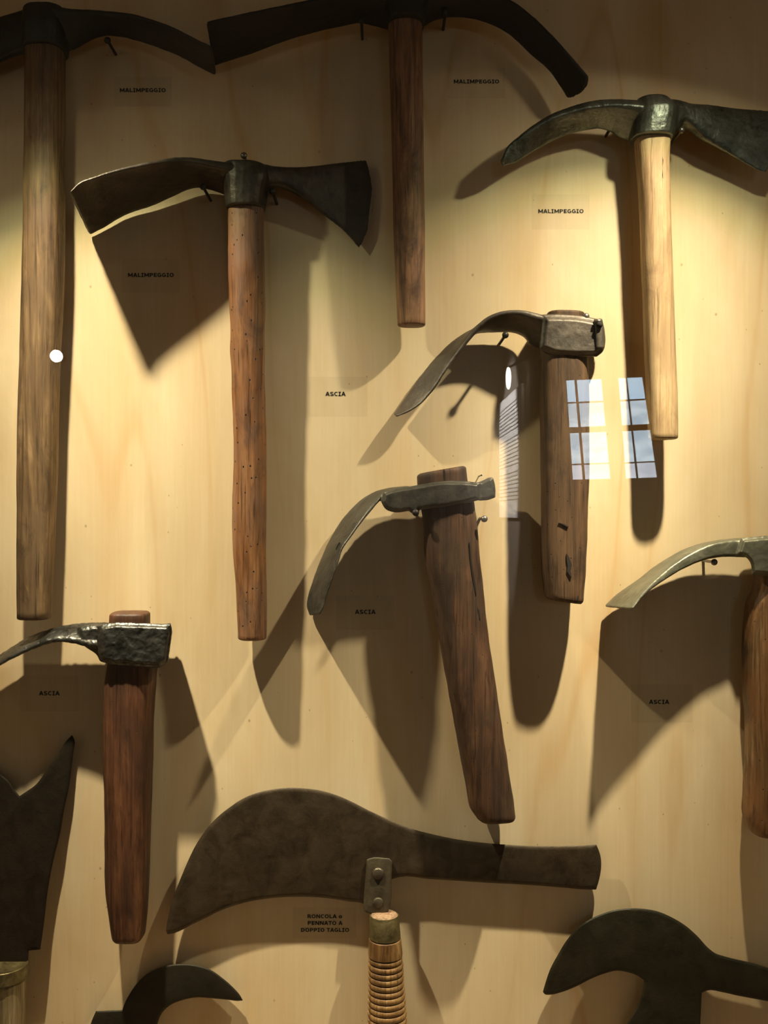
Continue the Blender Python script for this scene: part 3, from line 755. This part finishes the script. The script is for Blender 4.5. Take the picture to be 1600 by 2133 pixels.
b.ribbon([(1150, 662, 140), (1128, 657, 140), (1091, 649, 138), (1066, 648, 136), (1041, 652, 135), (1019, 661, 133), (1000, 676, 131), (985, 694, 129), (972, 713, 127), (947, 747, 123), (925, 778, 119), (906, 808, 114), (894, 823, 110), (878, 840, 107), (850, 858, 103), (828, 866, 100)],
         [(1150, 730, 60), (1124, 724, 56), (1108, 716, 50), (1092, 700, 46), (1069, 691, 42), (1044, 690, 40), (1012, 690, 38), (980, 692, 36), (956, 704, 34), (931, 723, 33), (909, 745, 32), (878, 782, 31), (847, 826, 30), (823, 861, 29)], [24, 16, 13, 10, 8, 6], n=80)
b.forge('head', I5, t)
b = MB(); b.ribbon([(1238, 668, 152), (1240, 690, 154), (1241, 722, 152)], [(1254, 668, 145), (1259, 690, 145), (1259, 722, 145)], 12, n=20, e=2.2)
b.build('poll_rim', I5, t)
b = MB(); c0 = at(1247, 678, 150); b.cyl(c0, c0 + Vector((0, -0.006, 0)), 6 * S); b.build('pin_hole', M['crack'], t)
b = MB(); c0 = at(1247, 669, 158); b.cyl(c0 - Vector((7 * S, 0, 0)), c0 + Vector((7 * S, 0, 0)), 4 * S); b.build('pin', M['nail'], t)
handle(t, [(1140, 653), (1138, 665)], [(1216, 655), (1216, 668)], 80, 60, W5, n=8, e=3, amp=0, name='handle_top')
nail(1053, 698, 92, 'black-headed nail in the crook of the square-polled adze', dark=True)
nail(1221, 659, 92, 'small steel nail on top of the square-polled adze')

ZSHIFT[0] = 45
# 6 ---- leaning adze with strap head
W6 = wood('split_red_brown_wood', (0.021, 0.010, 0.006), (0.064, 0.030, 0.016), (0.135, 0.064, 0.031), worm=0.05, tilt=math.radians(-12), seed=6.1, stain=(0.020, 0.011, 0.007), stain_amt=0.8, alt=(0.055, 0.034, 0.020))
I6 = iron('blued_strap_iron', (0.034, 0.033, 0.029), (0.10, 0.094, 0.074), 0.42, 0.55, rust_amt=0.12, seed=13)
t = thing('leaning_strap_adze', 'leaning adze with thin curved blade, strap head and split red-brown handle', 'adze', at(1030, 1712, 60), G_A)
handle(t, [(869, 993), (872, 1030), (877, 1062), (881, 1094), (885, 1150), (894, 1205), (903, 1262), (916, 1337), (926, 1400), (938, 1467), (951, 1535), (970, 1633), (979, 1680), (990, 1696)],
       [(971, 975), (974, 1005), (987, 1047), (993, 1090), (998, 1140), (1004, 1195), (1012, 1280), (1020, 1344), (1028, 1400), (1038, 1467), (1048, 1535), (1064, 1633), (1070, 1672), (1072, 1692)], [100, 98, 97, 97], [84, 92, 96, 90], W6, seed=5, e=3.0, amp=2.0, n=110, endcap=(5, 10))
crack(t, [(925, 978), (926, 985), (926, 993), (927, 1002)], 143, 4)
crack(t, [(978, 1130), (980, 1160), (985, 1195), (990, 1225), (992, 1240)], 143, 3.5)
crack(t, [(990, 1260), (996, 1272), (1000, 1290)], 141.5, 5)
b = MB()
b.slab([(800, 1025), (825, 1018), (862, 1012), (894, 1006), (925, 1002), (956, 1002), (985, 1004), (1000, 1006), (1000, 1041), (975, 1047), (941, 1053), (894, 1059), (874, 1062), (872, 1071), (860, 1070), (852, 1064), (831, 1067), (816, 1066), (803, 1060), (794, 1045)], lambda x, y: 100, 108, edge=6, te=0.85)
b.slab([(992, 1006), (1006, 1001), (1019, 995), (1027, 995), (1031, 1010), (1032, 1036), (1019, 1041), (998, 1043)], 95, 78, edge=5, te=0.85)
b.ribbon([(850, 1030, 130), (820, 1028, 122), (800, 1032, 112), (787, 1045, 120), (772, 1063, 130), (753, 1087, 140), (731, 1117, 150), (712, 1145, 158), (705, 1169, 162), (694, 1200, 165), (681, 1238, 168), (672, 1268, 168), (667, 1277, 168)],
         [(850, 1016, 60), (806, 1021, 52), (784, 1026, 47), (759, 1038, 42), (737, 1057, 38), (712, 1085, 34), (687, 1126, 30), (666, 1173, 26), (650, 1217, 22), (641, 1248, 18), (640, 1265, 16), (645, 1279, 15)], [14, 10, 8, 7, 6], n=70)
b.forge('head', I6, t)
crack(t, [(707, 1130), (704, 1137), (700, 1145)], 141, 5, 'hole')
nail(1003, 990, 58, 'thin bent wire tip behind the poll of the leaning strap adze', dark=True, r=1.3, hr=1.8)
nail(1009, 1081, 95, 'steel nail beside the handle of the leaning strap adze')
nail(866, 1068, 112, 'nail bearing the neck of the leaning strap adze', dark=True, hr=7)

ZSHIFT[0] = 45
# 7 ---- adze with rough block head, lower left
W7 = wood('dark_cherry_wood', (0.026, 0.009, 0.005), (0.085, 0.032, 0.014), (0.17, 0.072, 0.032), worm=0.04, seed=8.8, rough=0.5, stain=(0.018, 0.009, 0.006), stain_amt=0.8, alt=(0.055, 0.025, 0.014))
I7 = iron('pitted_bright_iron', (0.028, 0.029, 0.028), (0.12, 0.12, 0.11), 0.34, 0.8, bump=1.0, bscale=150, rust_amt=0.2, seed=15)
t = thing('pitted_adze', 'adze with pitted shiny block head and dark reddish square handle', 'adze', at(265, 1954, 55), G_A)
handle(t, [(232, 1280), (230, 1320), (226, 1383), (222, 1419), (220, 1466), (219, 1575), (221, 1633), (222, 1758), (225, 1867), (231, 1905), (238, 1945)],
       [(310, 1280), (311, 1320), (326, 1383), (323, 1412), (319, 1470), (317, 1544), (314, 1637), (312, 1727), (309, 1820), (305, 1899), (300, 1945)], [100, 96, 94, 94], [70, 84, 86, 80, 70], W7, seed=9, e=3.4, amp=1.5, n=100, endcap=(5, 8))
b = MB()
b.slab([(225, 1299), (311, 1299), (345, 1300), (355, 1298), (358, 1310), (354, 1345), (350, 1378), (333, 1391), (270, 1387), (225, 1382), (212, 1378), (207, 1365), (204, 1340), (205, 1304)], 98, 112, edge=9, te=0.82)
b.slab([(235, 1302), (190, 1301), (163, 1306), (161, 1338), (175, 1345), (187, 1353), (200, 1362), (209, 1377), (235, 1380)], 98, 72, edge=10, te=0.7)
b.ribbon([(230, 1352, 140), (195, 1348, 138), (161, 1339, 135), (134, 1334, 133), (103, 1337, 132), (72, 1348, 132), (47, 1359, 133), (19, 1373, 134), (0, 1383, 135), (-40, 1408, 137), (-95, 1450, 140)],
         [(230, 1300, 60), (200, 1300, 58), (156, 1303, 55), (119, 1310, 52), (78, 1323, 50), (50, 1335, 48), (25, 1351, 47), (0, 1367, 46), (-35, 1392, 44), (-85, 1432, 42)], [26, 17, 13, 10, 7], n=60)
b.forge('head', I7, t, smooth=3, rough=0.00045, freq=190)

ZSHIFT[0] = 0
# 8 ---- broad double-edged billhook
I8 = iron('brown_sheet_iron', (0.027, 0.019, 0.011), (0.066, 0.047, 0.027), 0.48, 0.4, bump=0.25, bscale=600, rust=(0.12, 0.08, 0.045), rust_amt=0.30, seed=17, spec=0.35)
t = thing('broad_billhook', 'broad curved double-edged billhook with riveted strap and ringed handle', 'billhook', at(806, 2190, 40), G_B)
b = MB()
b.slab([(346, 1938), (347, 1930), (353, 1899), (364, 1861), (375, 1833), (391, 1795), (406, 1764), (428, 1730), (453, 1702), (481, 1680), (500, 1667), (525, 1655), (562, 1645), (600, 1641), (631, 1642), (669, 1647), (700, 1656), (731, 1669), (762, 1685), (794, 1700), (825, 1714), (856, 1726), (894, 1736), (956, 1749), (1003, 1755), (1050, 1759), (1112, 1762), (1175, 1762), (1216, 1761), (1242, 1759),
        (1247, 1770), (1252, 1789), (1252, 1811), (1248, 1833), (1242, 1853), (1222, 1853), (1175, 1849), (1112, 1844), (1019, 1839), (956, 1835), (894, 1831), (831, 1827), (815, 1832), (812, 1880), (795, 1895), (770, 1893), (756, 1882), (728, 1878), (697, 1873), (672, 1870), (631, 1868), (587, 1869), (541, 1874), (503, 1882), (462, 1896), (431, 1911), (400, 1926), (375, 1939), (358, 1945), (349, 1946)],
       24, 9, edge=9, te=0.25, corner=55)
b.build('blade', I8, t, angle=40)
b = MB(); b.slab([(764, 1791), (770, 1788), (811, 1788), (817, 1794), (816, 1827), (814, 1880), (809, 1899), (800, 1903), (770, 1903), (759, 1899), (758, 1890), (761, 1830)], lambda x, y: 33 + max(0, y - 1870) * 0.1, 7, edge=3, te=0.5)
strap = b.build('strap', iron('olive_strap_iron', (0.036, 0.028, 0.015), (0.085, 0.067, 0.037), 0.55, 0.2, rust_amt=0.15, seed=31), t, angle=40)
for px, py, r in ((788, 1817, 12), (788, 1877, 11)):
    b = MB(); c0 = at(px, py, 30); b.lathe(c0 - t.location, Vector((0, -1, 0)), [(0, r * S), (9 * S, r * S), (11.5 * S, r * 0.85 * S), (13 * S, r * 0.45 * S)], 20)
    b.build('rivet', iron('rivet_iron', (0.06, 0.05, 0.035), (0.15, 0.125, 0.085), 0.45, 0.6, seed=r), strap, angle=35)
FZ = 42
def hx(y):   # handle left / right edges by row
    y0 = min(max((y - 1905) / 230.0, 0), 1.3)
    return 770 - 3 * y0, 831 + 14 * min(y0 * 1.15, 1.3)
bronze = iron('aged_brass', (0.06, 0.048, 0.020), (0.26, 0.21, 0.095), 0.45, 0.7, rust_amt=0.2, seed=19)
ringm = wood('horn_ring', (0.085, 0.038, 0.012), (0.24, 0.13, 0.046), (0.42, 0.27, 0.115), seed=5.5, rough=0.45, stain=(0.10, 0.04, 0.015), stain_amt=0.5)
def lathed(b, rows, m=32):
    rings = []
    for y, dx in rows:
        x0, x1 = hx(y); cx = (x0 + x1) / 2; r = (x1 - x0) / 2 + dx
        c = at(cx, y, FZ); k = (CZ - FZ) / CZ
        rings.append([c + Vector((math.cos(2 * math.pi * j / m), math.sin(2 * math.pi * j / m) * 0.95, 0)) * (r * S * k) for j in range(m)])
    b.loft(rings)
b = MB(); lathed(b, [(1906, -2.5), (1905, -0.8), (1906, 0), (1952, 0.4), (1953, -1)]); b.build('ferrule', bronze, t, angle=40)
b = MB(); lathed(b, [(1902, -14), (1903, -5), (1906, -2.5), (1910, -3)]); b.build('handle_end', wood('end_grain', (0.12, 0.06, 0.035), (0.27, 0.165, 0.10), (0.40, 0.27, 0.17), seed=1.1), t, angle=40)
b = MB(); lathed(b, [(1954, -1.5), (1956, 1.0), (1985, 2.2), (1990, 1.4), (1991, -1)]); b.build('collar', ringm, t, angle=40)
y = 1992.0
ringlabel = 0
while y < 2240:
    hgt = 12.6 + random.uniform(-0.8, 0.8)
    b = MB(); o1 = random.uniform(-0.5, 0.9)
    lathed(b, [(y, -4.0), (y + 0.6, -0.4 + o1), (y + 1.8, 1.4 + o1), (y + hgt * .5, 1.8 + o1), (y + hgt - 2.2, 0.6 + o1), (y + hgt - 0.8, -1.6 + o1), (y + hgt, -4.2)])
    b.build('ring', ringm, t, angle=60); y += hgt

# 9 ---- forked dark billhook at the left edge
I9 = iron('black_sheet_iron', (0.010, 0.0075, 0.0045), (0.022, 0.016, 0.010), 0.6, 0.1, rust_amt=0.05, seed=21, spec=0.15)
t = thing('forked_billhook', 'dark forked billhook blade set in a brass ferrule', 'billhook', at(10, 2200, 40), G_B)
b = MB()
b.slab([(150, 1531), (155, 1541), (153, 1566), (150, 1591), (144, 1637), (134, 1684), (125, 1736), (112, 1789), (100, 1852), (92, 1920), (84, 1978), (60, 1980), (57, 2030), (-42, 2030), (-50, 1980), (-75, 1978), (-85, 1900), (-100, 1800), (-120, 1700), (-135, 1600), (-120, 1560), (-80, 1575), (-40, 1592), (0, 1612), (19, 1628), (31, 1647), (41, 1658), (56, 1648), (75, 1634), (94, 1609), (119, 1575), (137, 1545)],
       lambda x, y: 14 + (y - 1531) * 0.05, 9, edge=7, te=0.3)
b.build('blade', I9, t, angle=40)
b = MB(); cx = 6
for_rows = [(2009, 46), (2008, 48.5), (2009, 50), (2034, 52), (2035, 50)]
rings = []
for yy, r in for_rows:
    c = at(cx, yy, 55); rings.append([c + Vector((math.cos(2 * math.pi * j / 32), math.sin(2 * math.pi * j / 32), 0)) * (r * S * .97) for j in range(32)])
b.loft(rings); b.build('ferrule', bronze, t, angle=40)
W9 = wood('smoky_handle_wood', (0.07, 0.05, 0.025), (0.2, 0.15, 0.075), (0.36, 0.29, 0.16), seed=9.9)
handle(t, [(-40, 2034), (-42, 2080), (-44, 2200)], [(50, 2034), (50, 2080), (48, 2200)], 55, 88, W9, n=20, e=2.6)

# 10 ---- small hook blade at the bottom
I10 = iron('dull_black_iron', (0.010, 0.009, 0.005), (0.022, 0.019, 0.011), 0.55, 0.1, rust_amt=0.05, seed=23, spec=0.18)
t = thing('small_billhook', 'small dark hook blade with squared shoulder', 'billhook', at(265, 2442, 30), G_B)
b = MB()
b.slab([(189, 2133), (200, 2106), (255, 2104), (259, 2092), (272, 2067), (291, 2042), (312, 2025), (341, 2013), (375, 2008), (406, 2010), (437, 2019), (462, 2036), (487, 2058), (500, 2073), (506, 2084), (495, 2085), (478, 2083), (447, 2080), (406, 2078), (381, 2083), (353, 2095), (337, 2111), (328, 2133), (322, 2180), (318, 2260), (215, 2260), (190, 2180)],
       14, 8, edge=6, te=0.3)
b.build('blade', I10, t, angle=40)
handle(t, [(226, 2235), (226, 2300), (222, 2440)], [(306, 2235), (306, 2300), (310, 2440)], 42, 76, W9, n=24, e=2.5, seed=2)

# 11 ---- beaked billhook at the lower right
I11 = iron('olive_black_iron', (0.012, 0.0115, 0.006), (0.028, 0.025, 0.013), 0.5, 0.1, rust_amt=0.08, seed=25, spec=0.2)
t = thing('beaked_billhook', 'dark beaked billhook with a narrow tongue reaching sideways', 'billhook', at(1372, 2442, 30), G_B)
b = MB()
b.slab([(1131, 2066), (1137, 2045), (1147, 2017), (1162, 1989), (1181, 1958), (1203, 1933), (1225, 1917), (1250, 1905), (1278, 1896), (1309, 1892), (1341, 1893), (1372, 1899), (1400, 1911), (1428, 1928), (1453, 1950), (1475, 1974), (1491, 1986), (1506, 1991), (1537, 1999), (1569, 2006), (1600, 2016), (1680, 2030), (1690, 2108), (1600, 2086), (1569, 2080), (1537, 2074), (1506, 2067), (1475, 2063), (1462, 2068), (1459, 2133), (1455, 2240), (1290, 2240), (1306, 2133), (1328, 2095), (1337, 2070), (1342, 2042),
        (1325, 2031), (1303, 2024), (1284, 2022), (1262, 2027), (1231, 2039), (1200, 2055), (1169, 2067), (1147, 2072), (1135, 2071)], 26, 9, edge=7, te=0.3, corner=50)
b.build('blade', I11, t, angle=40)
handle(t, [(1330, 2215), (1328, 2300), (1325, 2440)], [(1415, 2215), (1415, 2300), (1420, 2440)], 46, 80, W9, n=24, e=2.5, seed=3)

ZSHIFT[0] = 45
# 12 ---- smooth grey adze at the right edge
W12 = wood('golden_brown_wood', (0.045, 0.022, 0.010), (0.155, 0.085, 0.035), (0.31, 0.19, 0.085), worm=0.07, seed=10.4, rough=0.45, stain=(0.026, 0.015, 0.009), stain_amt=0.9, alt=(0.17, 0.075, 0.028))
I12 = iron('smooth_grey_iron', (0.10, 0.10, 0.072), (0.21, 0.205, 0.15), 0.42, 0.55, bump=0.3, rust_amt=0.1, seed=27)
t = thing('smooth_grey_adze', 'adze with smooth pale grey curved blade and golden brown handle', 'adze', at(1597, 1738, 70), G_A)
handle(t, [(1574, 1150), (1570, 1232), (1560, 1252), (1555, 1284), (1552, 1331), (1551, 1409), (1555, 1500), (1556, 1600), (1553, 1650), (1554, 1712), (1562, 1727)],
       [(1640, 1150), (1642, 1232), (1648, 1252), (1652, 1284), (1655, 1331), (1655, 1409), (1652, 1500), (1650, 1600), (1648, 1650), (1645, 1712), (1637, 1731)], [100, 98, 96], [78, 92, 90, 84], W12, seed=4, e=2.8, amp=2.0, endcap=(3, 6))
b = MB()
b.slab([(1545, 1121), (1600, 1116), (1650, 1117), (1680, 1130), (1684, 1170), (1680, 1200), (1620, 1200), (1566, 1197), (1563, 1172), (1552, 1159), (1535, 1155)], 100, 108, edge=8, te=0.85)
b.ribbon([(1580, 1124, 150), (1540, 1123, 142), (1506, 1126, 145), (1475, 1134, 150), (1437, 1152, 157), (1406, 1172, 163), (1375, 1197, 170), (1350, 1222, 175), (1331, 1245, 178), (1318, 1265, 180)],
         [(1580, 1117, 62), (1553, 1119, 58), (1506, 1123, 52), (1459, 1131, 47), (1425, 1142, 43), (1394, 1158, 39), (1362, 1178, 35), (1331, 1203, 31), (1300, 1225, 28), (1275, 1244, 25), (1260, 1260, 23)], [40, 36, 30, 24, 18, 10, 5], n=70, e=6, side=1.0)
b.forge('head', I12, t)
nail(1488, 1171, 70, 'brassy nail under the neck of the smooth grey adze')
